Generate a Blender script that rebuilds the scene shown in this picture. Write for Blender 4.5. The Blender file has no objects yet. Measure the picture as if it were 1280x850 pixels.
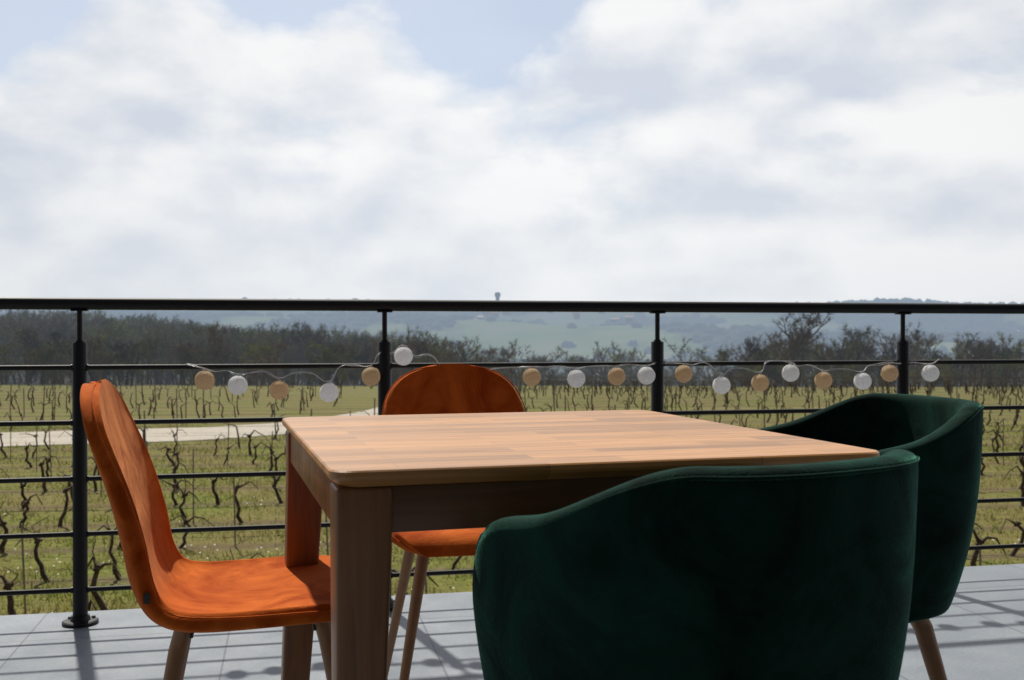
import bpy, math, random
import numpy as np
from mathutils import Vector, Matrix, noise
random.seed(7); rng=np.random.default_rng(7)
scene=bpy.context.scene
scene.view_settings.view_transform='Standard'
scene.view_settings.look='None'
scene.view_settings.exposure=0
COL=scene.collection
# ------------------------------------------------------------------ helpers
def link(o,parent=None):
    COL.objects.link(o)
    if parent is not None: o.parent=parent
    return o
def empty(name,loc=(0,0,0),rz=0):
    e=bpy.data.objects.new(name,None); e.location=loc; e.rotation_euler=(0,0,rz); e.empty_display_size=.1
    return link(e)
def mesh_obj(name,verts,faces,mat=None,parent=None,smooth=False,loc=None,rz=None):
    m=bpy.data.meshes.new(name); m.from_pydata([tuple(v) for v in verts],[],faces); m.update()
    if smooth: m.polygons.foreach_set('use_smooth',[True]*len(m.polygons))
    o=bpy.data.objects.new(name,m)
    if mat: m.materials.append(mat)
    if loc is not None:o.location=loc
    if rz is not None:o.rotation_euler=(0,0,rz)
    return link(o,parent)
def fast_mesh(name,V,F,mat,parent=None,smooth=False):
    V=np.asarray(V,dtype=np.float32);F=np.asarray(F,dtype=np.int32);k=F.shape[1]
    m=bpy.data.meshes.new(name)
    m.vertices.add(len(V));m.vertices.foreach_set('co',V.ravel())
    m.loops.add(F.size);m.loops.foreach_set('vertex_index',F.ravel())
    m.polygons.add(len(F));m.polygons.foreach_set('loop_start',np.arange(0,F.size,k,dtype=np.int32))
    m.update(calc_edges=True);m.validate()
    if smooth: m.polygons.foreach_set('use_smooth',np.ones(len(m.polygons),dtype=bool))
    m.materials.append(mat)
    o=bpy.data.objects.new(name,m);return link(o,parent)
def tube(B,pts,rad,sides=6,cap=True):
    V,F=B; n=len(pts); base=len(V)
    for i,p in enumerate(pts):
        a=Vector(pts[max(i-1,0)]);b=Vector(pts[min(i+1,n-1)]);d=(b-a)
        if d.length<1e-9:d=Vector((0,0,1))
        d.normalize()
        ref=Vector((0,1,0)) if abs(d.y)<.9 else Vector((1,0,0))
        x=d.cross(ref).normalized();y=d.cross(x)
        r=rad[i] if hasattr(rad,'__len__') else rad
        for s in range(sides):
            t=2*math.pi*s/sides
            V.append(tuple(Vector(p)+x*(r*math.cos(t))+y*(r*math.sin(t))))
    for i in range(n-1):
        for s in range(sides):
            s2=(s+1)%sides
            F.append((base+i*sides+s,base+i*sides+s2,base+(i+1)*sides+s2,base+(i+1)*sides+s))
    if cap:
        F.append(tuple(base+s for s in range(sides)));F.append(tuple(base+(n-1)*sides+s for s in reversed(range(sides))))
def box(B,c,s,rot=None):
    V,F=B;b=len(V)
    for dx in(-.5,.5):
        for dy in(-.5,.5):
            for dz in(-.5,.5):
                v=Vector((dx*s[0],dy*s[1],dz*s[2]))
                if rot: v=rot@v
                V.append(tuple(Vector(c)+v))
    for f in((0,1,3,2),(4,6,7,5),(0,4,5,1),(2,3,7,6),(0,2,6,4),(1,5,7,3)):F.append(tuple(b+i for i in f))
def bevel(o,w,seg=3):
    m=o.modifiers.new('bev','BEVEL');m.width=w;m.segments=seg;m.limit_method='ANGLE';m.angle_limit=.6
    o.data.polygons.foreach_set('use_smooth',[True]*len(o.data.polygons))
# ------------------------------------------------------------------ materials
def new_mat(name):
    m=bpy.data.materials.new(name);m.use_nodes=True
    nt=m.node_tree;return m,nt,nt.nodes['Principled BSDF'],nt.nodes['Material Output']
def N(nt,t,**k):
    n=nt.nodes.new(t)
    for a,b in k.items():setattr(n,a,b)
    return n
def ramp(nt,src,stops):
    r=nt.nodes.new('ShaderNodeValToRGB');e=r.color_ramp.elements
    while len(e)<len(stops):e.new(.5)
    for i,(p,c) in enumerate(stops):
        e[i].position=p;e[i].color=(c[0],c[1],c[2],1) if hasattr(c,'__len__') else (c,c,c,1)
    nt.links.new(src,r.inputs[0]);return r.outputs[0]
def noise_n(nt,scale,detail=5,rough=.55,coord='Object',vec=None,dist=0):
    n=N(nt,'ShaderNodeTexNoise');n.inputs['Scale'].default_value=scale;n.inputs['Detail'].default_value=detail
    n.inputs['Roughness'].default_value=rough;n.inputs['Distortion'].default_value=dist
    if vec is None:
        tc=N(nt,'ShaderNodeTexCoord');vec=tc.outputs[coord]
    nt.links.new(vec,n.inputs['Vector']);return n.outputs['Fac']
def math_n(nt,op,a,b=None,c=None,clamp=False):
    n=N(nt,'ShaderNodeMath',operation=op);n.use_clamp=clamp
    for i,v in enumerate((a,b,c)):
        if v is None:continue
        if isinstance(v,(int,float)):n.inputs[i].default_value=v
        else:nt.links.new(v,n.inputs[i])
    return n.outputs[0]
def mix_c(nt,f,a,b,mode='MIX'):
    n=N(nt,'ShaderNodeMix',data_type='RGBA',blend_type=mode)
    for i,v in ((0,f),(6,a),(7,b)):
        if isinstance(v,(int,float)):n.inputs[i].default_value=v
        elif isinstance(v,tuple):n.inputs[i].default_value=(v[0],v[1],v[2],1)
        else:nt.links.new(v,n.inputs[i])
    return n.outputs[2]
def bump(nt,h,strength,dist,bsdf):
    b=N(nt,'ShaderNodeBump');b.inputs['Strength'].default_value=strength;b.inputs['Distance'].default_value=dist
    nt.links.new(h,b.inputs['Height']);nt.links.new(b.outputs[0],bsdf.inputs['Normal'])
def haze(nt,bsdf,out,L=1300.,col=(.285,.355,.44)):  # aerial haze painted into the material: bluish emission grows with distance from origin
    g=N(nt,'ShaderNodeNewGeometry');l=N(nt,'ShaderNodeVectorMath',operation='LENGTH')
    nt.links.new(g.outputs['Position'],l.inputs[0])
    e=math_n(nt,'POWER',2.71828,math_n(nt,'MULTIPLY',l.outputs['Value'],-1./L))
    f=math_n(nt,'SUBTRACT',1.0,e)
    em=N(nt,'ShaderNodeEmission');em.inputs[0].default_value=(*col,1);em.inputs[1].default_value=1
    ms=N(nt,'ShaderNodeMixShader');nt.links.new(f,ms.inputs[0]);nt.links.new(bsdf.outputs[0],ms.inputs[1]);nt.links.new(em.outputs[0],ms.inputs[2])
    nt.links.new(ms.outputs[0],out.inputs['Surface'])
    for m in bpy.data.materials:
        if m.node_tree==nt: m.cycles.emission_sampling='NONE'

def velvet(name,c1,c2,sheen,sheen_tint,sr=.35):
    m,nt,b,o=new_mat(name)
    f=noise_n(nt,6,5,.62,dist=1.4)
    f2=noise_n(nt,500,1,.5)
    c=ramp(nt,f,[(.36,c1),(.64,c2)])
    nt.links.new(c,b.inputs['Base Color'])
    b.inputs['Roughness'].default_value=.9
    nt.links.new(math_n(nt,'MULTIPLY',ramp(nt,f,[(.35,.40),(.65,1.0)]),sheen),b.inputs['Sheen Weight']);b.inputs['Sheen Roughness'].default_value=sr
    b.inputs['Sheen Tint'].default_value=(*sheen_tint,1);b.inputs['Specular IOR Level'].default_value=.08
    bump(nt,math_n(nt,'ADD',f2,math_n(nt,'MULTIPLY',f,4.)),.35,.0025,b)
    return m
M_orange=velvet('orange_velvet',(.34,.055,.006),(.62,.145,.022),.42,(1,.52,.25),.3)
M_green=velvet('green_velvet',(.0014,.010,.0075),(.0045,.028,.020),1.0,(.17,.56,.42),.25)
def metal(name,c,r,met=0.,nscale=40,spec=.5):
    m,nt,b,o=new_mat(name);f=noise_n(nt,nscale,4)
    nt.links.new(ramp(nt,f,[(.3,tuple(x*.8 for x in c)),(.7,c)]),b.inputs['Base Color'])
    b.inputs['Metallic'].default_value=met;b.inputs['Roughness'].default_value=r;b.inputs['Specular IOR Level'].default_value=spec;return m
M_rail=metal('black_powder_coat',(.010,.010,.012),.45,spec=.3)
M_leg=metal('wood_effect_metal_leg',(.30,.16,.075),.4,.1)
M_black=metal('black_plastic',(.02,.02,.02),.5)
M_cable=metal('clear_cable',(.72,.72,.74),.3)
def cotton(name,c):
    m,nt,b,o=new_mat(name);tc=N(nt,'ShaderNodeTexCoord')
    h=None
    for i,(rx,ry) in enumerate(((.3,.2),(1.3,.9),(2.2,1.9))):
        mp=N(nt,'ShaderNodeMapping');mp.inputs['Rotation'].default_value=(rx,ry,i)
        nt.links.new(tc.outputs['Object'],mp.inputs[0])
        w=N(nt,'ShaderNodeTexWave');w.inputs['Scale'].default_value=90;w.inputs['Distortion'].default_value=5;w.inputs['Detail'].default_value=2
        nt.links.new(mp.outputs[0],w.inputs['Vector'])
        h=w.outputs['Fac'] if h is None else math_n(nt,'MAXIMUM',h,w.outputs['Fac'])
    n=noise_n(nt,60,3)
    hh=math_n(nt,'MULTIPLY',h,math_n(nt,'ADD',n,.5))
    cc=ramp(nt,hh,[(.3,tuple(x*.72 for x in c)),(.8,c)])
    nt.links.new(cc,b.inputs['Base Color'])
    b.inputs['Roughness'].default_value=.9
    bump(nt,hh,.5,.002,b)
    tr=N(nt,'ShaderNodeBsdfTranslucent');nt.links.new(cc,tr.inputs[0]);ms=N(nt,'ShaderNodeMixShader');ms.inputs[0].default_value=.5
    nt.links.new(b.outputs[0],ms.inputs[1]);nt.links.new(tr.outputs[0],ms.inputs[2]);nt.links.new(ms.outputs[0],o.inputs['Surface'])
    return m
M_white=cotton('white_cotton_thread',(.94,.94,.96))
M_beige=cotton('beige_cotton_thread',(.80,.64,.45))

def wood(name,base,stave=True,dark=1.):
    m,nt,b,o=new_mat(name);tc=N(nt,'ShaderNodeTexCoord')
    g=N(nt,'ShaderNodeMapping');g.inputs['Scale'].default_value=(1.2,22,22) if stave else (22,22,1.2)
    nt.links.new(tc.outputs['Object'],g.inputs[0])
    gr=noise_n(nt,3.5,8,.65,vec=g.outputs[0],dist=.9)
    col=ramp(nt,gr,[(.25,tuple(x*.62*dark for x in base)),(.5,tuple(x*dark for x in base)),(.75,tuple(x*1.25*dark for x in base))])
    if stave:
        br=N(nt,'ShaderNodeTexBrick');br.offset=.37;br.offset_frequency=2
        br.inputs['Scale'].default_value=1;br.inputs['Brick Width'].default_value=.31;br.inputs['Row Height'].default_value=.047
        br.inputs['Mortar Size'].default_value=.0006;br.inputs['Bias'].default_value=0
        br.inputs['Color1'].default_value=(.64,.60,.56,1);br.inputs['Color2'].default_value=(1.22,1.18,1.1,1);br.inputs['Mortar'].default_value=(.5,.45,.4,1)
        nt.links.new(tc.outputs['Object'],br.inputs['Vector'])
        col=mix_c(nt,.85,col,br.outputs['Color'],'MULTIPLY')
    nt.links.new(col,b.inputs['Base Color'])
    r=ramp(nt,gr,[(.3,.46),(.7,.33)]);nt.links.new(r,b.inputs['Roughness'])
    bump(nt,gr,.12,.001,b);return m
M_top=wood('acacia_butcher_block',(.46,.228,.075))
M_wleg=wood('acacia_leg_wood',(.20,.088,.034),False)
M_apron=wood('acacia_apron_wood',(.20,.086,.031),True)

M_tile,nt,b,o=new_mat('grey_porcelain_tiles')
tc=N(nt,'ShaderNodeTexCoord')
br=N(nt,'ShaderNodeTexBrick');br.offset=0;br.inputs['Scale'].default_value=1;br.inputs['Brick Width'].default_value=.6;br.inputs['Row Height'].default_value=.6
br.inputs['Mortar Size'].default_value=.003;br.inputs['Color1'].default_value=(.92,.92,.92,1);br.inputs['Color2'].default_value=(1.05,1.05,1.05,1);br.inputs['Mortar'].default_value=(.45,.45,.45,1)
mp=N(nt,'ShaderNodeMapping');mp.inputs['Location'].default_value=(.13,.17,0);nt.links.new(tc.outputs['Object'],mp.inputs[0]);nt.links.new(mp.outputs[0],br.inputs['Vector'])
n1=noise_n(nt,5,7,.65);n2=noise_n(nt,90,3)
c=ramp(nt,n1,[(.3,(.150,.174,.205)),(.7,(.225,.252,.285))])
c=mix_c(nt,1.,c,br.outputs['Color'],'MULTIPLY');c=mix_c(nt,.3,c,ramp(nt,n2,[(.35,.6),(.65,1.2)]),'MULTIPLY')
nt.links.new(c,b.inputs['Base Color']);nt.links.new(ramp(nt,n1,[(.3,.40),(.7,.54)]),b.inputs['Roughness'])
bump(nt,math_n(nt,'ADD',math_n(nt,'MULTIPLY',n2,.3),math_n(nt,'MULTIPLY',br.outputs['Fac'],-1.)),.35,.002,b)
M_plaster=metal('plaster',(.35,.33,.30),.9,0,6)
M_clad=metal('dark_cladding',(.07,.06,.055),.8,0,6)
M_glass=metal('dark_glass',(.02,.025,.03),.08)

# ------------------------------------------------------------------ camera
H=.925
cam=bpy.data.cameras.new('camera');co=bpy.data.objects.new('camera',cam);link(co)
cam.sensor_width=36;cam.lens=37.2;cam.clip_start=.05;cam.clip_end=20000
co.location=(0,0,H);co.rotation_euler=(math.radians(90-.35),0,0);scene.camera=co
cam.dof.use_dof=True;cam.dof.focus_distance=2.0;cam.dof.aperture_fstop=11

# ------------------------------------------------------------------ terrace + railing
RA=math.atan2(.2,.953);RO=(-1.377,3.37)
B=([],[]);box(B,(1.5,-3.0,-.14),(14,6.32,.28))
terr=mesh_obj('terrace_floor',*B,M_tile,loc=(RO[0],RO[1],0),rz=RA);bevel(terr,.006,2)
B=([],[]);box(B,(1.5,-3.2,-1.66),(13.6,6.2,2.75))
mesh_obj('terrace_wall',*B,M_plaster,loc=(RO[0],RO[1],0),rz=RA)
hs=empty('unseen_house',(RO[0],RO[1],0),RA)  # unseen house behind camera, added and clad dark to cut light on chairs
B=([],[])
for (x0,x1,z0,z1) in ((-5.5,-1.2,0,3),(1.4,2.2,0,3),(4.8,8.5,0,3),(-1.2,1.4,2.25,3),(2.2,4.8,2.25,3)):
    box(B,((x0+x1)/2,-5.6,(z0+z1)/2),(x1-x0,.3,z1-z0))
mesh_obj('wall',*B,M_clad,hs)
B=([],[]);box(B,(.1,-5.65,1.12),(2.6,.03,2.24));box(B,(3.5,-5.65,1.12),(2.6,.03,2.24));mesh_obj('glass_doors',*B,M_glass,hs)
B=([],[])
for x in(-1.17,.1,1.37,2.23,3.5,4.77):box(B,(x,-5.6,1.125),(.06,.1,2.24))
mesh_obj('door_frames',*B,M_rail,hs)
B=([],[]);box(B,(1.5,-7.2,3.1),(14.4,4.2,.2));mesh_obj('roof',*B,M_clad,hs)

rail=empty('balcony_railing',(RO[0],RO[1],0),RA)
B=([],[]);U0,U1=-3.2,5.2
tube(B,[(U0,0,1.02),(U1,0,1.02)],.0195,20);o=mesh_obj('handrail',*B,M_rail,rail,True)
bz=[.817,.641,.462,.286,.108]
B=([],[])
for z in bz:tube(B,[(U0,0,z),(U1,0,z)],.0082,10)
mesh_obj('horizontal_bars',*B,M_rail,rail,True)
k=0
for i in range(-3,6):
    u=i*.968
    B=([],[])
    tube(B,[(u,0,.01),(u,0,.893),(u,0,.897)],[.0225,.0225,.020],20)
    tube(B,[(u,0,.89),(u,0,1.0)],.0085,12)
    tube(B,[(u,0,.89),(u,0,.903)],.013,12)
    box(B,(u,0,.9985),(.05,.032,.004))
    tube(B,[(u,0,0.002),(u,0,.009),(u,0,.012)],[.055,.055,.050],28)
    tube(B,[(u,0,.012),(u,0,.028)],[.031,.027],20)
    for a in range(3):
        t=a*2.094+.5;p=(u+.042*math.cos(t),.042*math.sin(t))
        tube(B,[(p[0],p[1],.012),(p[0],p[1],.018)],.006,6)
    for z in bz:
        tube(B,[(u-.026,0,z),(u+.026,0,z)],.0105,10)
    ob=mesh_obj('post_%d'%(k+1),*B,M_rail,rail,True)
    mm=ob.modifiers.new('e','EDGE_SPLIT');mm.split_angle=.7
    k+=1
# ------------------------------------------------------------------ string lights
sl=empty('string_lights',(RO[0],RO[1],0),RA)
balls=[(-.9995,.774,'b'),(-.898,.757,'w'),(-.770,.740,'b'),(-.612,.730,'w'),(-.477,.782,'b'),(-.371,.849,'w'),(-.235,.77,'b'),(-.09,.765,'w'),
(.061,.775,'b'),(.216,.768,'w'),(.359,.775,'b'),(.466,.777,'w'),(.602,.782,'b'),(.742,.740,'w'),(.887,.7475,'b'),(1.003,.7815,'w'),(1.130,.754,'b'),(1.284,.7495,'w'),(1.391,.778,'b'),(1.556,.777,'w')]
def uvball(R,seg=28,ring=18):
    V=[];F=[]
    for i in range(ring+1):
        ph=math.pi*i/ring
        for j in range(seg):
            t=2*math.pi*j/seg
            p=Vector((math.sin(ph)*math.cos(t),math.sin(ph)*math.sin(t),math.cos(ph)))
            r=R*(1+.02*noise.noise(p*3)+.012*noise.noise(p*9))
            V.append(tuple(p*r))
    for i in range(ring):
        for j in range(seg):F.append((i*seg+j,(i+1)*seg+j,(i+1)*seg+(j+1)%seg,i*seg+(j+1)%seg))
    return V,F
path=[]
for i,(X,z,c) in enumerate(balls):
    u=(X-RO[0])/math.cos(RA);v=-.034
    o=mesh_obj('cotton_ball_%d'%(i+1),*uvball(.0315),M_white if c=='w' else M_beige,sl,True)
    o.location=(u,v,z);o.rotation_euler=(random.random()*6,random.random()*6,random.random()*6)
    B=([],[]);tube(B,[(u,v,z+.026),(u,v,z+.038)],[.005,.004],10);mesh_obj('socket_%d'%(i+1),*B,M_cable,sl,True)
    path.append((u,v,z+.037))
    if i+1<len(balls):
        X2,z2,_=balls[i+1];u2=(X2-RO[0])/math.cos(RA)
        zt=max(z,z2)+.03+random.uniform(0,.012)
        zt=min(max(zt,.80),.86) if i not in (4,5) else (z+z2)/2+.045
        path.append((u*.72+u2*.28,-.016,zt-.004));path.append((u*.35+u2*.65,-.014,zt+random.uniform(-.006,.004)))
path=[(path[0][0]-.06,-.012,.825)]+path+[(path[-1][0]+.05,-.012,.826)]
cu=bpy.data.curves.new('cable','CURVE');cu.dimensions='3D';cu.bevel_depth=.0010;cu.bevel_resolution=2
for off in (0,1):
    sp=cu.splines.new('BEZIER');sp.bezier_points.add(len(path)-1)
    for bp,p in zip(sp.bezier_points,path):
        bp.co=(p[0]+off*random.uniform(-.004,.004),p[1]-off*.003,p[2]+off*random.uniform(-.005,.005));bp.handle_left_type=bp.handle_right_type='AUTO'
cu.materials.append(M_cable);link(bpy.data.objects.new('cable',cu),sl)

# ------------------------------------------------------------------ table
TA=math.radians(16.2);TW,TD,TH=.796,.885,.755
tb=empty('dining_table',(.036,1.834,0),TA)
def rrect(w,d,r,n=8):
    P=[]
    for cx,cy,a0 in((w/2-r,d/2-r,0),(-w/2+r,d/2-r,90),(-w/2+r,-d/2+r,180),(w/2-r,-d/2+r,270)):
        for i in range(n+1):
            a=math.radians(a0+90*i/n);P.append((cx+r*math.cos(a),cy+r*math.sin(a)))
    return P
V=[];F=[];layers=[(TH-.022,.014),(TH-.012,.0015),(TH-.008,0),(TH-.002,.0008),(TH,.003)]
for z,ins in layers:
    for p in rrect(TW-2*ins,TD-2*ins,.030-ins*.3):V.append((p[0],p[1],z))
n=len(V)//len(layers)
for l in range(len(layers)-1):
    for i in range(n):F.append((l*n+i,l*n+(i+1)%n,(l+1)*n+(i+1)%n,(l+1)*n+i))
F.append(tuple(reversed(range(n))));F.append(tuple(range(4*n,5*n)))
o=mesh_obj('table_top',V,F,M_top,tb)
ap_h=.060;za=TH-.0225-ap_h/2
lx,ly=TW/2-.044,TD/2-.050
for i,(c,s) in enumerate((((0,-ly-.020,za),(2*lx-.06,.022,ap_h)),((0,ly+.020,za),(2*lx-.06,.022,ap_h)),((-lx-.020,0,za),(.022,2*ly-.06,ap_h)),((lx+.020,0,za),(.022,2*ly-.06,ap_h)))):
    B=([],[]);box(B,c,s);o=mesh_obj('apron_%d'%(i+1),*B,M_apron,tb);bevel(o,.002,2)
i=0
for sx in(-1,1):
    for sy in(-1,1):
        i+=1;V=[];F=[]
        sec=[(TH-.0225,.072,0),(TH-.10,.071,.0),(.40,.060,.012),(0.0,.044,.040)]
        for z,w,off in sec:
            cx=sx*(lx+off*(.8 if sy>0 else .4));cy=sy*(ly+off*.5)
            for dx,dy in((-1,-1),(1,-1),(1,1),(-1,1)):V.append((cx+dx*w/2,cy+dy*w/2,z))
        for l in range(3):
            for j in range(4):F.append((l*4+j,(l+1)*4+j,(l+1)*4+(j+1)%4,l*4+(j+1)%4))
        F.append((0,1,2,3));F.append((15,14,13,12))
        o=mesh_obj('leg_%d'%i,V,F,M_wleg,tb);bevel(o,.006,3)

# ------------------------------------------------------------------ orange chairs
def crom(P,s):
    n=len(P)-1;x=s*n;i=min(int(x),n-1);t=x-i
    p0=P[max(i-1,0)];p1=P[i];p2=P[i+1];p3=P[min(i+2,n)]
    return tuple(.5*((2*b)+(-a+c)*t+(2*a-5*b+4*c-d)*t*t+(-a+3*b-3*c+d)*t**3) for a,b,c,d in zip(p0,p1,p2,p3))
def orange_chair(loc,rz,k=''):
    e=empty('orange_dining_chair',loc,rz)
    P=[(.208,.416,.125,0,0),(.202,.434,.165,.002,0),(.170,.451,.195,.006,0),(.09,.449,.213,.014,0),(-.010,.442,.216,.020,0),(-.100,.438,.210,.026,.004),
       (-.158,.456,.200,.022,.016),(-.190,.508,.192,.012,.026),(-.206,.580,.190,.004,.030),(-.223,.655,.192,0,.026),(-.240,.715,.190,0,.018),(-.253,.760,.177,0,.010),(-.262,.795,.152,0,.006),(-.268,.820,.115,0,.003),(-.2715,.834,.066,0,.001),(-.273,.838,.02,0,0)]
    ns,ntt=46,17;V=[];F=[]
    for i in range(ns):
        y,z,w,lz,fy=crom(P,i/(ns-1))
        for j in range(ntt):
            t=-1+2*j/(ntt-1);q=abs(t)**2.4
            V.append((w*math.sin(t*math.pi/2*.93)/math.sin(math.pi/2*.93),y+fy*q,z+lz*q))
    for i in range(ns-1):
        for j in range(ntt-1):F.append((i*ntt+j,i*ntt+j+1,(i+1)*ntt+j+1,(i+1)*ntt+j))
    o=mesh_obj('seat_shell',V,F,M_orange,e,True)
    m=o.modifiers.new('s','SOLIDIFY');m.thickness=.030;m.offset=0
    m=o.modifiers.new('ss','SUBSURF');m.levels=2;m.render_levels=2
    B=([],[])
    idx=[(i,0) for i in range(ns-3)]+[(ns-1,j) for j in range(4,ntt-4)]+[(i,ntt-1) for i in range(ns-4,-1,-1)]+[(0,j) for j in range(ntt-2,0,-1)]
    out=[]
    for a,bb in idx:
        p=Vector(V[a*ntt+bb])
        x=p.x*1.008+math.copysign(.002,p.x) if abs(p.x)>.02 else p.x
        out.append((x,p.y+.004 if p.z>.5 else p.y,p.z+(.003 if p.z<.5 else 0)))
    tube(B,out+[out[0]],.0016,6,False)
    mesh_obj('seam_piping',*B,M_orange,e,True)
    for n_,(sx,sy) in enumerate(((-1,-1),(1,-1),(-1,1),(1,1))):
        B=([],[]);tube(B,[(sx*.115,sy*.115,.428),(sx*.125,sy*.125,.39),(sx*.195,sy*.195,.004),(sx*.195,sy*.195,0)],[.0150,.0150,.0095,.0095],16)
        mesh_obj('leg_%d'%(n_+1),*B,M_leg,e,True)
        B=([],[]);tube(B,[(sx*.193,sy*.193,.016),(sx*.1955,sy*.1955,0)],[.0112,.0112],14);mesh_obj('foot_cap_%d'%(n_+1),*B,M_black,e,True)
    B=([],[]);box(B,(0,-.115,.413),(.25,.03,.006));box(B,(0,.115,.413),(.25,.03,.006));box(B,(0,0,.412),(.03,.23,.004));mesh_obj('underframe',*B,M_black,e)
    B=([],[]);box(B,(.2035,-.166,.500),(.003,.010,.016));mesh_obj('label_tag',*B,M_black,e)
    return e
orange_chair((-.470,1.930,0),math.radians(-90+13))
orange_chair((-.112,2.63,0),math.radians(180+11))

# ------------------------------------------------------------------ green tub chairs
def green_chair(loc,rz,k=1.):
    e=empty('green_tub_armchair',loc,rz)
    na,nv=60,16;TM=math.radians(122);V=[];F=[]
    def top(th):
        a=abs(math.degrees(th))
        t=min(max((a-38)/72,0),1);t=t*t*(3-2*t)
        z=.797-.088*t
        if a>98:
            q=(a-98)/24;z-=.13*q*q
        return z
    z0=.400
    for i in range(na+1):
        th=-TM+2*TM*i/na
        for j in range(nv+1):
            v=j/nv;z=z0+(top(th)-z0)*v
            hz=(z-z0)/.40
            s=.80+.20*(1-(1-min(hz*1.25,1))**2.4)
            cx=math.sin(th);cy=-math.cos(th);pw=2/2.6
            X=.224*math.copysign(abs(cx)**pw,cx)*s*k;Y=.222*math.copysign(abs(cy)**pw,cy)*s
            if Y>0:Y*=1.15
            rec=-.022*hz*max(0,math.cos(th))
            V.append((X,Y+rec,z))
    for i in range(na):
        for j in range(nv):
            F.append((i*(nv+1)+j,(i+1)*(nv+1)+j,(i+1)*(nv+1)+j+1,i*(nv+1)+j+1))
    o=mesh_obj('wraparound_back',V,F,M_green,e,True)
    m=o.modifiers.new('s','SOLIDIFY');m.thickness=.038;m.offset=0
    m=o.modifiers.new('ss','SUBSURF');m.levels=2;m.render_levels=2
    B=([],[]);rim=[V[i*(nv+1)+nv] for i in range(na+1)]
    tube(B,[(p[0]*1.07,p[1]*1.07,p[2]-.010) for p in rim[3:-3]],.0022,6,False)
    mesh_obj('rim_seam',*B,M_green,e,True)
    def disc(name,prof,a,b_):
        V=[];F=[];n=40
        for z,s in prof:
            for i in range(n):
                t=2*math.pi*i/n;c,s_=math.cos(t),math.sin(t);pw=2/2.7
                V.append((a*s*math.copysign(abs(c)**pw,c),.01+b_*s*math.copysign(abs(s_)**pw,s_),z))
        L=len(prof)
        for l in range(L-1):
            for i in range(n):F.append((l*n+i,l*n+(i+1)%n,(l+1)*n+(i+1)%n,(l+1)*n+i))
        F.append(tuple(reversed(range(n))));F.append(tuple(range((L-1)*n,L*n)))
        o=mesh_obj(name,V,F,M_green,e,True);return o
    disc('seat_base',[(.378,.72),(.384,.84),(.400,.93),(.425,.97),(.440,.96)],.186,.202)
    disc('seat_cushion',[(.43,.93),(.44,.98),(.455,1.0),(.475,.985),(.487,.93),(.493,.8),(.495,.4)],.186,.214)
    for n_,(sx,sy) in enumerate(((-1,-1),(1,-1),(-1,1),(1,1))):
        B=([],[]);tube(B,[(sx*.11,sy*.11,.390),(sx*.12,sy*.12,.365),(sx*.195,sy*.195,0)],[.018,.018,.010],16)
        mesh_obj('leg_%d'%(n_+1),*B,M_leg,e,True)
    return e
green_chair((.204,1.275,0),math.radians(31),.945)
green_chair((.638,2.10,0),math.radians(90+14))

# ------------------------------------------------------------------ terrain
PATH=[(-60,30.5),(-30,33.5),(-16,36.5),(-9,40),(-5.5,48),(-5.5,60),(-6,80),(-7,101)]
def hfun(x,y):
    x=np.asarray(x,float);y=np.asarray(y,float)
    b=np.interp(y,[-60,60,110,200,450,800,1300,2000,2600,3200,4200,7000],[-2.7,-2.7,-4.6,-12,-28,-40,-38,5,48,84,96,60])
    a=x/np.maximum(y,60)
    b=b+15.5*np.exp(-((x+150)/115)**2-((y-330)/120)**2)
    b=b+14*np.exp(-((x-260)/120)**2-((y-480)/150)**2)
    f=np.clip((y-1200)/1500,0,1)
    b=b+f*(9*np.sin(a*9+1+y*.0009)+6*np.sin(a*23+y*.002)+3*np.sin(a*51+2))
    b=b+np.clip((y-1300)/500,0,1)*22*np.sin(y*.0075+a*6)*np.clip((3000-y)/600,0,1)
    return b
def ground(x,y):return float(hfun(x,y))
def fnoise(x,y,s,o=0.):return noise.noise(Vector((x*s+o,y*s-o,o)))
def forest_v(x,y):
    if y<100:return 0.
    if y<1000:
        return 1.
    a=x/y
    mead=.62*math.exp(-((a-.06)/.09)**2-((y-1900)/600)**2)
    return min(max((fnoise(x,y,.0028,3.3)+.7*fnoise(x,y,.009,7.)+.22-mead)*6,0),1)
ys=np.concatenate([np.linspace(-40,10,11),np.linspace(12,110,60),np.geomspace(113,7000,230)])
ks=np.linspace(-1.3,1.3,240)
V=[]
for y in ys:
    w=max(y,0)+45
    for k_ in ks:V.append((k_*w,y,0))
V=np.array(V);V[:,2]=hfun(V[:,0],V[:,1])
nc=len(ks);I=np.arange(len(ys)-1)[:,None]*nc+np.arange(nc-1)[None,:];I=I.ravel()
F=np.stack([I,I+1,I+1+nc,I+nc],1)
M_ground,nt,b,out=new_mat('vineyard_ground')
tcg=N(nt,'ShaderNodeTexCoord');at=N(nt,'ShaderNodeAttribute');at.attribute_name='forest'
n1=noise_n(nt,.35,5,.6);n2=noise_n(nt,6,5,.65);n3=noise_n(nt,.006,3,.5)
grass=ramp(nt,n2,[(.3,(.075,.092,.016)),(.5,(.140,.162,.028)),(.7,(.23,.225,.06))])
grass=mix_c(nt,ramp(nt,n1,[(.34,0),(.58,1.)]),grass,mix_c(nt,.62,grass,(.20,.150,.065)))
soil=ramp(nt,n2,[(.3,(.06,.042,.026)),(.7,(.18,.130,.08))])
mp=N(nt,'ShaderNodeMapping',vector_type='TEXTURE');mp.inputs['Rotation'].default_value=(0,0,math.radians(7))
nt.links.new(tcg.outputs['Object'],mp.inputs[0]);sx=N(nt,'ShaderNodeSeparateXYZ');nt.links.new(mp.outputs[0],sx.inputs[0])
md=math_n(nt,'PINGPONG',math_n(nt,'DIVIDE',sx.outputs[1],2.3),.5)
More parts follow.
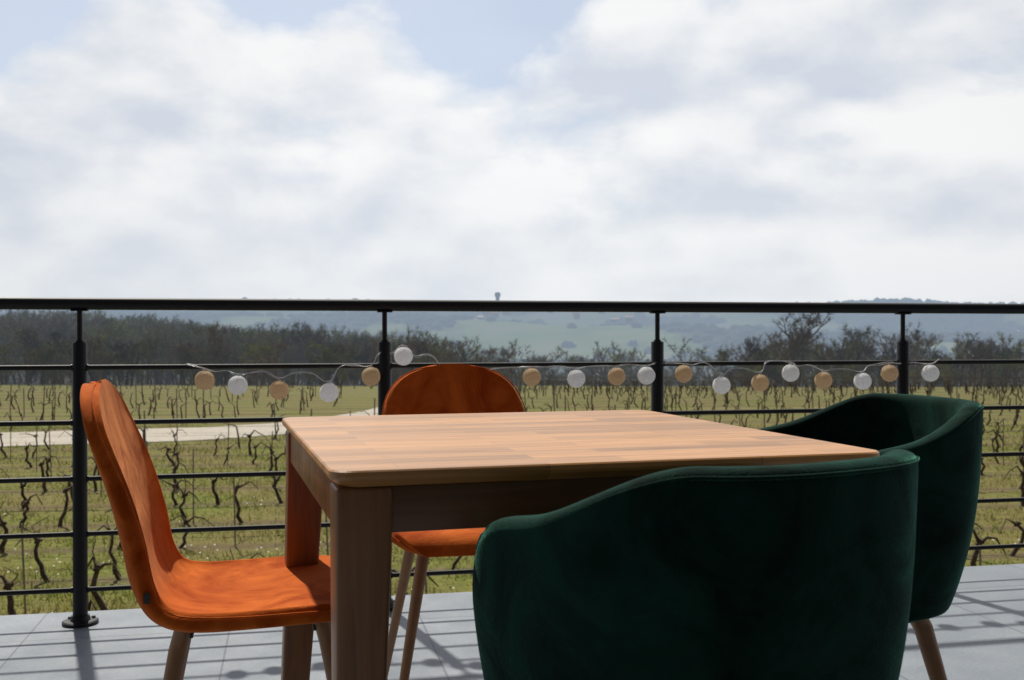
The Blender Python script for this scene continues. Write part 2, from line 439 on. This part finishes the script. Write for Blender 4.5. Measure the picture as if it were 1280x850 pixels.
strip=math_n(nt,'SUBTRACT',.17,math_n(nt,'SUBTRACT',md,math_n(nt,'MULTIPLY',math_n(nt,'SUBTRACT',n2,.5),.45)))
strip=math_n(nt,'MULTIPLY',strip,7.,clamp=True)
near=math_n(nt,'MULTIPLY',math_n(nt,'SUBTRACT',98,sx.outputs[1]),.2,clamp=True)
near=math_n(nt,'MULTIPLY',near,.78)
c=mix_c(nt,math_n(nt,'MULTIPLY',strip,near),grass,soil)
field=ramp(nt,n3,[(.35,(.12,.155,.04)),(.5,(.19,.25,.055)),(.6,(.26,.25,.13)),(.72,(.11,.16,.04))])
sy=N(nt,'ShaderNodeSeparateXYZ');nt.links.new(tcg.outputs['Object'],sy.inputs[0])
far=math_n(nt,'MULTIPLY',math_n(nt,'SUBTRACT',sy.outputs[1],300),.004,clamp=True)
c=mix_c(nt,far,c,field)
wood_c=ramp(nt,n1,[(.3,(.026,.024,.014)),(.7,(.055,.047,.027))])
c=mix_c(nt,at.outputs['Fac'],c,wood_c)
nt.links.new(c,b.inputs['Base Color']);b.inputs['Roughness'].default_value=1;b.inputs['Specular IOR Level'].default_value=.1
bump(nt,n2,.8,.08,b)
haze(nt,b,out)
g=fast_mesh('ground',V,F,M_ground,smooth=True)
def meadow(x,y):
    a=x/y
    return (y<175 and -.02<a<.20 and y<100+ (a+.02)*500)
fv=np.array([0. if (v[1]<104 or meadow(v[0],max(v[1],1))) else forest_v(v[0],v[1]) for v in V],dtype=np.float32)
a_=g.data.attributes.new('forest','FLOAT','POINT');a_.data.foreach_set('value',fv)

M_gravel,nt,b,out=new_mat('pale_gravel')
n1=noise_n(nt,3,6,.7);n2=noise_n(nt,30,3)
c=ramp(nt,n1,[(.3,(.36,.32,.26)),(.7,(.55,.51,.44))]);c=mix_c(nt,.5,c,ramp(nt,n2,[(.3,.6),(.7,1.15)]),'MULTIPLY')
nt.links.new(c,b.inputs['Base Color']);b.inputs['Roughness'].default_value=1
Pp=[]
for i in range(81):Pp.append(crom(PATH,i/80))
V=[];F=[]
for i,p in enumerate(Pp):
    a=Vector(Pp[max(i-1,0)]);b2=Vector(Pp[min(i+1,80)]);d=(b2-a).normalized();nn=Vector((-d.y,d.x))
    wd_=2.6-1.4*min(max((i-28)/25,0),1)
    for j,s in enumerate((-1,-.4,.4,1)):
        ss=s*wd_+(.35*fnoise(p[0],p[1],.4,j) if abs(s)==1 else 0)
        q=Vector(p)+nn*ss;V.append((q.x,q.y,ground(q.x,q.y)+.02))
for i in range(80):
    for j in range(3):F.append((i*4+j,(i+1)*4+j,(i+1)*4+j+1,i*4+j+1))
mesh_obj('gravel_path',V,F,M_gravel)
PA=np.array(Pp)
def pdist(x,y):return np.min(np.hypot(PA[:,0]-x,PA[:,1]-y))

# ------------------------------------------------------------------ vineyard
M_vine,nt,b,out=new_mat('vine_bark');n1=noise_n(nt,14,4)
nt.links.new(ramp(nt,n1,[(.3,(.032,.022,.016)),(.7,(.12,.085,.06))]),b.inputs['Base Color']);b.inputs['Roughness'].default_value=.95
M_stake=metal('vine_stake',(.24,.21,.18),.7,0,3)
BV=([],[]);BS=([],[]);BW=([],[])
ra=math.radians(7);cr,sr=math.cos(ra),math.sin(ra)
def vine(x,y,z,lod):
    R=random.uniform
    h=R(.40,.72)
    px,py=x,y;pts=[(px,py,z-.05)]
    lean=R(-.22,.22);ky=R(-.06,.06);nseg=5 if lod==0 else 2
    for i in range(1,nseg+1):
        t=i/nseg
        pts.append((x+lean*math.sin(t*2.2)+R(-.045,.045),y+ky*t+R(-.02,.02),z+h*t))
    r0=R(.024,.042)
    tube(BV,pts,[r0*(1.25-.5*i/nseg) for i in range(nseg+1)],5 if lod==0 else 3,False)
    hx,hy,hz=pts[-1]
    if lod==0:
        tube(BV,[(hx-.05,hy,hz-.02),(hx,hy,hz+.03),(hx+.06,hy,hz+.02)],[r0*.7,r0*1.25,r0*.6],5,True)
    for s in ((-1,1) if random.random()<.35 else (random.choice((-1,1)),)):
        L=R(.12,.42);dx=s*cr;dy=s*sr
        arm=[(hx,hy,hz),(hx+dx*L*.35,hy+dy*L*.35,hz+R(.04,.2)),(hx+dx*L*.8,hy+dy*L*.8,hz+R(-.02,.2))]
        if lod==0:arm.append((hx+dx*L*1.25,hy+dy*L*1.25,hz+R(-.18,.14)))
        tube(BV,arm,[r0*.8,r0*.55,r0*.36,r0*.2][:len(arm)],4 if lod==0 else 3,False)
    if lod==0:
      for c_ in range(random.choice((0,0,1,2))):
        L=R(.15,.5);tube(BV,[(hx,hy,hz),(hx+R(-.12,.12),hy+R(-.05,.05),hz+L*.6),(hx+R(-.25,.25),hy+R(-.08,.08),hz+L)],[r0*.4,r0*.25,r0*.14],3,False)
for r in range(5,42):
    v=r*2.3
    sp_=1.0 if r<20 else 1.35
    us=np.arange(-.62*v-6,.62*v+9,sp_)
    lod=0 if v<34 else 1
    pp=None
    for q,u in enumerate(us):
        uu=u+random.uniform(-.2,.2);x=uu*cr-v*sr;y=uu*sr+v*cr
        if y<9 or y>97 or abs(x)>.62*y+5:continue
        if y>62 and x/y<-.12 and y<88: pp=None;continue
        dd=pdist(x,y)
        if dd<3.4:pp=None;continue
        z=ground(x,y)
        if random.random()<(.88 if lod==0 else .8):vine(x,y,z,lod)
        if q%5==0:
            hh=random.uniform(1.1,1.45);lx_=random.uniform(-.08,.08)
            rr=.014 if lod==0 else .024
            tube(BS,[(x+.12,y,z-.05),(x+.12+lx_,y,z+hh)],rr,4,True)
            if pp is not None:
                for wz in (.68,1.05):
                    tube(BW,[(pp[0],pp[1],pp[2]+wz),((pp[0]+x+.12)/2,(pp[1]+y)/2,(pp[2]+z)/2+wz-.02),(x+.12,y,z+wz)],.0028 if lod==0 else .005,3,False)
            pp=(x+.12,y,z)
vy=empty('vineyard')
mesh_obj('vines',*BV,M_vine,vy,True);mesh_obj('stakes',*BS,M_stake,vy);mesh_obj('trellis_wires',*BW,M_stake,vy)

# ------------------------------------------------------------------ grass blades
M_grass,nt,b,out=new_mat('grass_blades')
n1=noise_n(nt,.6,3);n2=noise_n(nt,9,2)
c=ramp(nt,n2,[(.25,(.080,.10,.014)),(.5,(.17,.20,.030)),(.75,(.30,.30,.08))])
c=mix_c(nt,ramp(nt,n1,[(.42,0),(.66,.75)]),c,(.33,.25,.12))
nt.links.new(c,b.inputs['Base Color']);b.inputs['Roughness'].default_value=.8
tr=N(nt,'ShaderNodeBsdfTranslucent');nt.links.new(c,tr.inputs[0]);ms=N(nt,'ShaderNodeMixShader');ms.inputs[0].default_value=.45
nt.links.new(b.outputs[0],ms.inputs[1]);nt.links.new(tr.outputs[0],ms.inputs[2]);nt.links.new(ms.outputs[0],out.inputs['Surface'])
n=150000
y=10.5+ (rng.random(n)**1.25)*31;x=(rng.random(n)*2-1)*(.58*y+2)
cl=np.sin(x*1.7+np.sin(y*2.1)*2)+np.sin(y*2.3+np.cos(x*1.3)*2)+rng.normal(0,.8,n)
vv=-x*sr+y*cr;dr=np.abs(((vv/2.3+.5)%1)-.5)*2.3
keep=(cl>-.6)&((dr>.34)|(rng.random(n)<.35))
d2=np.min(np.hypot(x[:,None]-PA[None,::4,0],y[:,None]-PA[None,::4,1]),axis=1)
keep&=d2>2.6+rng.random(n)
x,y=x[keep],y[keep];n=len(x);z=hfun(x,y)
th=rng.random(n)*np.pi*2;hh=(.03+.10*rng.random(n)**2)*(1+.5*(np.abs(cl[keep])>1.6));w=.006+.006*rng.random(n)+y*.00025
lx2=rng.normal(0,.05,n);ly2=rng.normal(0,.05,n)
V=np.empty((n,3,3));V[:,0]=np.stack([x-w*np.cos(th),y-w*np.sin(th),z-.01],1);V[:,1]=np.stack([x+w*np.cos(th),y+w*np.sin(th),z-.01],1);V[:,2]=np.stack([x+lx2,y+ly2,z+hh],1)
fast_mesh('grass',V.reshape(-1,3),np.arange(n*3).reshape(-1,3),M_grass)
M_daisy=metal('daisy_petals',(.8,.8,.75),.7)
n=1600;y=10+rng.random(n)*14;x=(rng.random(n)*2-1)*(.6*y+2)
kk=np.array([fnoise(a,b_,.5,2)>.12 for a,b_ in zip(x,y)]);x,y=x[kk],y[kk];n=len(x);z=hfun(x,y)+.05+.03*rng.random(n)
s=.013
V=np.stack([np.stack([x-s,y-s,z],1),np.stack([x+s,y-s,z+.004],1),np.stack([x+s,y+s,z+.01],1),np.stack([x-s,y+s,z+.004],1)],1).reshape(-1,3)
fast_mesh('daisies',V,np.arange(n*4).reshape(-1,4),M_daisy)

# ------------------------------------------------------------------ trees
def tree_mat(name,c1,c2):
    m,nt,b,out=new_mat(name);oi=N(nt,'ShaderNodeObjectInfo')
    nt.links.new(ramp(nt,oi.outputs['Random'],[(.1,c1),(.9,c2)]),b.inputs['Base Color']);b.inputs['Roughness'].default_value=1;b.inputs['Specular IOR Level'].default_value=.1
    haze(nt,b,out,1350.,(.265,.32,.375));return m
M_bark=tree_mat('bare_branches',(.060,.044,.029),(.20,.145,.093))
M_bud=tree_mat('budding_foliage',(.09,.093,.024),(.21,.21,.058))
M_ever=tree_mat('evergreen_foliage',(.012,.024,.009),(.04,.065,.022))
def make_tree(seed,leafy):
    R=random.Random(seed);Bk=([],[]);tips=[]
    def br(p,d,L,r,lv):
        pts=[p];n=3
        for i in range(n):
            d=(d+Vector((R.uniform(-.2,.2),R.uniform(-.2,.2),R.uniform(-.05,.18)))).normalized()
            pts.append(pts[-1]+d*(L/n))
        tube(Bk,pts,[r*(1-.55*i/n) for i in range(n+1)],5 if lv<1 else 3,False)
        if lv>=3:
            tips.append((pts[-1],d));tips.append((pts[-2],d));return
        for i in range(R.randint(3,5) if lv<2 else 3):
            t=R.uniform(.3,1.) if lv else R.uniform(.25,1.)
            k=min(int(t*n),n-1);q=pts[k].lerp(pts[k+1],t*n-k)
            a=R.random()*6.283;out=Vector((math.cos(a),math.sin(a),R.uniform(.1,.9))).normalized()
            br(q,(d*.45+out*.8).normalized(),L*R.uniform(.45,.68),r*.5,lv+1)
    br(Vector((0,0,-.02)),Vector((0,0,1)),.55,.02,0)
    V=np.array(Bk[0]);h=V[:,2].max();V/=h
    Vt=[];Ft=[]
    for p,d in tips:
        p=p/h
        for q in range(8):
            dd=(d*.6+Vector((R.uniform(-1,1),R.uniform(-1,1),R.uniform(-.5,1)))).normalized();L=R.uniform(.05,.12)
            s=dd.cross(Vector((R.uniform(-1,1),R.uniform(-1,1),R.uniform(-1,1)))).normalized()*.0036
            b0=len(Vt);Vt+= [p-s,p+s,p+dd*L];Ft.append((b0,b0+1,b0+2))
        if leafy:
            for q in range(6*leafy):
                c=p+Vector((R.gauss(0,.03),R.gauss(0,.03),R.gauss(0,.03)))
                a=Vector((R.uniform(-1,1),R.uniform(-1,1),R.uniform(-1,1))).normalized()*.013;bq=a.cross(Vector((R.uniform(-1,1),R.uniform(-1,1),R.uniform(-1,1)))).normalized()*.012
                b0=len(Vt);Vt+=[c-a,c+bq,c+a];Ft.append((b0,b0+1,b0+2))
    m=bpy.data.meshes.new('tree_mesh_%d'%seed)
    nb=len(V);vs=[tuple(v) for v in V]+[tuple(v) for v in Vt]
    fs=list(Bk[1])+[tuple(nb+i for i in f) for f in Ft]
    m.from_pydata(vs,[],fs);m.materials.append(M_bark);m.materials.append(M_bud if leafy<3 else M_ever)
    mi=[0]*len(Bk[1])+[1 if leafy else 0]*len(Ft);m.polygons.foreach_set('material_index',mi);m.update();return m
TM_=[make_tree(100+i,0) for i in range(6)]+[make_tree(200+i,1) for i in range(3)]+[make_tree(300+i,3) for i in range(2)]
wd=empty('woodland')
cnt=0
def put(x,y,h,kind=None,par=wd):
    global cnt
    r=random.random()
    if kind is None: m=TM_[random.randrange(6)] if r<.52 else (TM_[6+random.randrange(3)] if r<.93 else TM_[9+random.randrange(2)])
    else:m=TM_[kind]
    o=bpy.data.objects.new('tree_%d'%cnt,m);cnt+=1
    o.location=(x,y,ground(x,y)-.15);w=h*random.uniform(.85,1.25);o.scale=(w,w,h);o.rotation_euler=(0,0,random.random()*6.28)
    link(o,par)
for i in range(380):
    a=random.uniform(-.66,.66);y=random.uniform(103,165);x=a*y
    if meadow(x,y) :continue
    clump=.75+.5*(fnoise(x,y,.05,9)+.5)
    if a<-.05: h=random.uniform(3.6,5.6)*clump+ (y-104)*.04
    elif a<.22: h=random.uniform(2.8,4.2)*clump
    else: h=min(random.uniform(4.4,7.2)*clump,7.8)
    put(x,y,h)
for i in range(240):
    a=random.uniform(-.66,.66);y=random.uniform(100,120);x=a*y
    if meadow(x,y):continue
    put(x,y,random.uniform(1.4,3.2),random.choice((0,1,2,6,7,8,8)))
for i in range(1600):
    if i%2:
        y=random.uniform(190,400);a=random.uniform(-.62,-.08)
    else:
        y=165+ (random.random()**.9)*560;a=random.uniform(-.62,.62)
        if y>560 and random.random()<.5:continue
    x=a*y
    if meadow(x,y):continue
    put(x,y,random.uniform(7.5,12.5)*(1 if abs(a)>.1 else .9))

M_canopy,nt,b,out=new_mat('distant_canopy');n1=noise_n(nt,.02,4);n2=noise_n(nt,.25,2)
c=ramp(nt,n1,[(.35,(.025,.030,.015)),(.65,(.075,.068,.036))]);c=mix_c(nt,.6,c,ramp(nt,n2,[(.3,.5),(.7,1.4)]),'MULTIPLY')
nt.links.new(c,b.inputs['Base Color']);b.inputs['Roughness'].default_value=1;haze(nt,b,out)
import bmesh
bm=bmesh.new();bmesh.ops.create_icosphere(bm,subdivisions=2,radius=1);bv=np.array([v.co[:] for v in bm.verts]);bf=np.array([[v.index for v in f.verts] for f in bm.faces]);bm.free()
VV=[];FF=[];k=0
for i in range(15000):
    y=760*math.exp(random.random()*math.log(3500/760));x=random.uniform(-.75,.75)*y
    f=forest_v(x,y)
    if y>1000 and f<.5 and random.random()>.025:continue
    s=random.uniform(4,8)*(1+y/6000);j=1+rng.normal(0,.2,(len(bv),1))
    v=bv*j*np.array([s,s,s*.7])+np.array([x,y,ground(x,y)+s*.3]);VV.append(v);FF.append(bf+k*len(bv));k+=1
fast_mesh('distant_trees',np.concatenate(VV),np.concatenate(FF),M_canopy)

def hazed(name,c):
    m,nt,b,out=new_mat(name);n=noise_n(nt,.3,3)
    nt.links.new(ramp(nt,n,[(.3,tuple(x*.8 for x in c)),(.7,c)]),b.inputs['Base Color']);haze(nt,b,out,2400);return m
M_hw=hazed('pale_house_render',(.75,.7,.6));M_hr=hazed('terracotta_roof',(.35,.16,.10));M_hd=hazed('window_dark',(.05,.05,.06));M_con=hazed('tower_concrete',(.08,.08,.08))
for i in range(18):
    y=random.uniform(2350,2700);a=random.uniform(-.035,.05) if i<12 else random.uniform(.06,.12);x=a*y;z=ground(x,y)+5
    w,d,h=random.uniform(12,22),random.uniform(9,12),random.uniform(6,8)
    e=empty('village_house',(x,y,z),random.uniform(-.5,.5))
    B=([],[]);box(B,(0,0,h/2-4),(w,d,h+8));mesh_obj('walls',*B,M_hw,e)
    V=[(-w/2-.5,-d/2-.5,h),(w/2+.5,-d/2-.5,h),(w/2+.5,d/2+.5,h),(-w/2-.5,d/2+.5,h),(-w/2-.5,0,h+3.2),(w/2+.5,0,h+3.2)]
    mesh_obj('roof',V,[(0,1,5,4),(2,3,4,5),(0,4,3),(1,2,5),(0,3,2,1)],M_hr,e)
    B=([],[])
    for q in range(4):
        for zz in (1.6,4.4):box(B,(-w*.36+q*w*.24,-d/2-.02,zz),(1.1,.1,1.4))
    mesh_obj('windows',*B,M_hd,e)
wx,wy=-.0136*3150,3150
e=empty('water_tower',(wx,wy,ground(wx,wy)-2))
B=([],[]);tube(B,[(0,0,0),(0,0,29),(0,0,33),(0,0,36),(0,0,46),(0,0,47),(0,0,49)],[6,5.3,6,8,8.2,7.5,1.5],24);mesh_obj('shaft_and_tank',*B,M_con,e,True)
B=([],[])
for q in range(12):
    t=q*math.pi/6;box(B,(8.1*math.cos(t),8.1*math.sin(t),41),(.8,.8,7))
mesh_obj('tank_ribs',*B,M_con,e)

# ------------------------------------------------------------------ sun + sky
SE=math.radians(52);SAZ=math.radians(-24)
sd=Vector((math.sin(SAZ)*math.cos(SE),math.cos(SAZ)*math.cos(SE),math.sin(SE)))
su=bpy.data.lights.new('sun','SUN');su.energy=5.0;su.angle=math.radians(1.2);su.color=(1,.94,.84)
so=bpy.data.objects.new('sun',su);so.rotation_euler=sd.to_track_quat('Z','Y').to_euler();so.location=(0,0,30);link(so)
w=bpy.data.worlds.new('World');scene.world=w;w.use_nodes=True;nt=w.node_tree
w.cycles.sampling_method='MANUAL';w.cycles.sample_map_resolution=128
bg=nt.nodes['Background'];bg.inputs[1].default_value=.1
sky=N(nt,'ShaderNodeTexSky',sky_type='NISHITA');sky.sun_disc=False;sky.sun_elevation=SE;sky.sun_rotation=SAZ
sky.air_density=1.0;sky.dust_density=1.5;sky.ozone_density=1.5
tc=N(nt,'ShaderNodeTexCoord');D=tc.outputs['Generated'];sp=N(nt,'ShaderNodeSeparateXYZ');nt.links.new(D,sp.inputs[0])
mp=N(nt,'ShaderNodeMapping');mp.inputs['Scale'].default_value=(1,1,1.7);mp.inputs['Location'].default_value=(3.1,.4,.2);nt.links.new(D,mp.inputs[0])
nA=noise_n(nt,6.0,7,.55,vec=mp.outputs[0],dist=.15)
mp2=N(nt,'ShaderNodeMapping');mp2.inputs['Scale'].default_value=(1,1,1.7);mp2.inputs['Location'].default_value=(3.1,.4,.2+.045);nt.links.new(D,mp2.inputs[0])
nB=noise_n(nt,6.0,2,.5,vec=mp2.outputs[0])
mp3=N(nt,'ShaderNodeMapping');mp3.inputs['Scale'].default_value=(1,1,3.4);nt.links.new(D,mp3.inputs[0])
nC=noise_n(nt,3.4,3,.5,vec=mp3.outputs[0])
blobs=[((-.13,1,.245),.09,.24),((-.27,1,.235),.075,.22),((-.42,1,.215),.09,.2),((.22,1,.27),.12,.20),((.40,1,.25),.10,.14),((.03,1,.225),.08,.12),
       ((-.46,1,.315),.09,-.28),((-.05,1,.330),.11,-.30),((-.2,1,.322),.07,-.25)]
acc=None
for dv,rad,amp in blobs:
    d=Vector(dv).normalized()
    vm=N(nt,'ShaderNodeVectorMath',operation='DISTANCE');nt.links.new(D,vm.inputs[0]);vm.inputs[1].default_value=d
    g_=math_n(nt,'POWER',2.71828,math_n(nt,'MULTIPLY',math_n(nt,'POWER',math_n(nt,'DIVIDE',vm.outputs['Value'],rad),2),-1))
    g_=math_n(nt,'MULTIPLY',g_,amp);acc=g_ if acc is None else math_n(nt,'ADD',acc,g_)
el=sp.outputs[2]
low=math_n(nt,'MULTIPLY',math_n(nt,'SUBTRACT',.20,el),2.2,clamp=True)
m1=math_n(nt,'ADD',math_n(nt,'ADD',nA,acc),math_n(nt,'MULTIPLY',low,.9))
mask=ramp(nt,m1,[(.43,.12),(.50,.62),(.60,1)])
sh=math_n(nt,'ADD',math_n(nt,'MULTIPLY',math_n(nt,'SUBTRACT',nA,nB),1.4),math_n(nt,'MULTIPLY',nC,1.0))
sh=math_n(nt,'ADD',sh,math_n(nt,'MULTIPLY',sp.outputs[0],.12))
cc=ramp(nt,sh,[(.26,(6.7,7.15,8.0)),(.42,(7.7,8.05,8.6)),(.56,(8.7,8.9,9.15)),(.72,(9.5,9.55,9.6))])
hb=math_n(nt,'MULTIPLY',math_n(nt,'SUBTRACT',.16,el),5.5,clamp=True)
cc=mix_c(nt,math_n(nt,'MULTIPLY',hb,.72),cc,(7.7,8.05,8.4))
skyc=mix_c(nt,.35,sky.outputs[0],(8.0,8.6,9.8))
sy_=math_n(nt,'ADD',math_n(nt,'MULTIPLY',sp.outputs[1],.45),.55)
ov=math_n(nt,'SUBTRACT',1.0,math_n(nt,'MULTIPLY',math_n(nt,'SUBTRACT',el,.35),1.2,clamp=True))
dim=math_n(nt,'MULTIPLY',math_n(nt,'MAXIMUM',sy_,.20),math_n(nt,'MAXIMUM',ov,.38))
fin=mix_c(nt,1.,mix_c(nt,mask,skyc,cc),dim,'MULTIPLY')
nt.links.new(fin,bg.inputs[0])
print('verts vines',len(BV[0]),'trees',cnt)
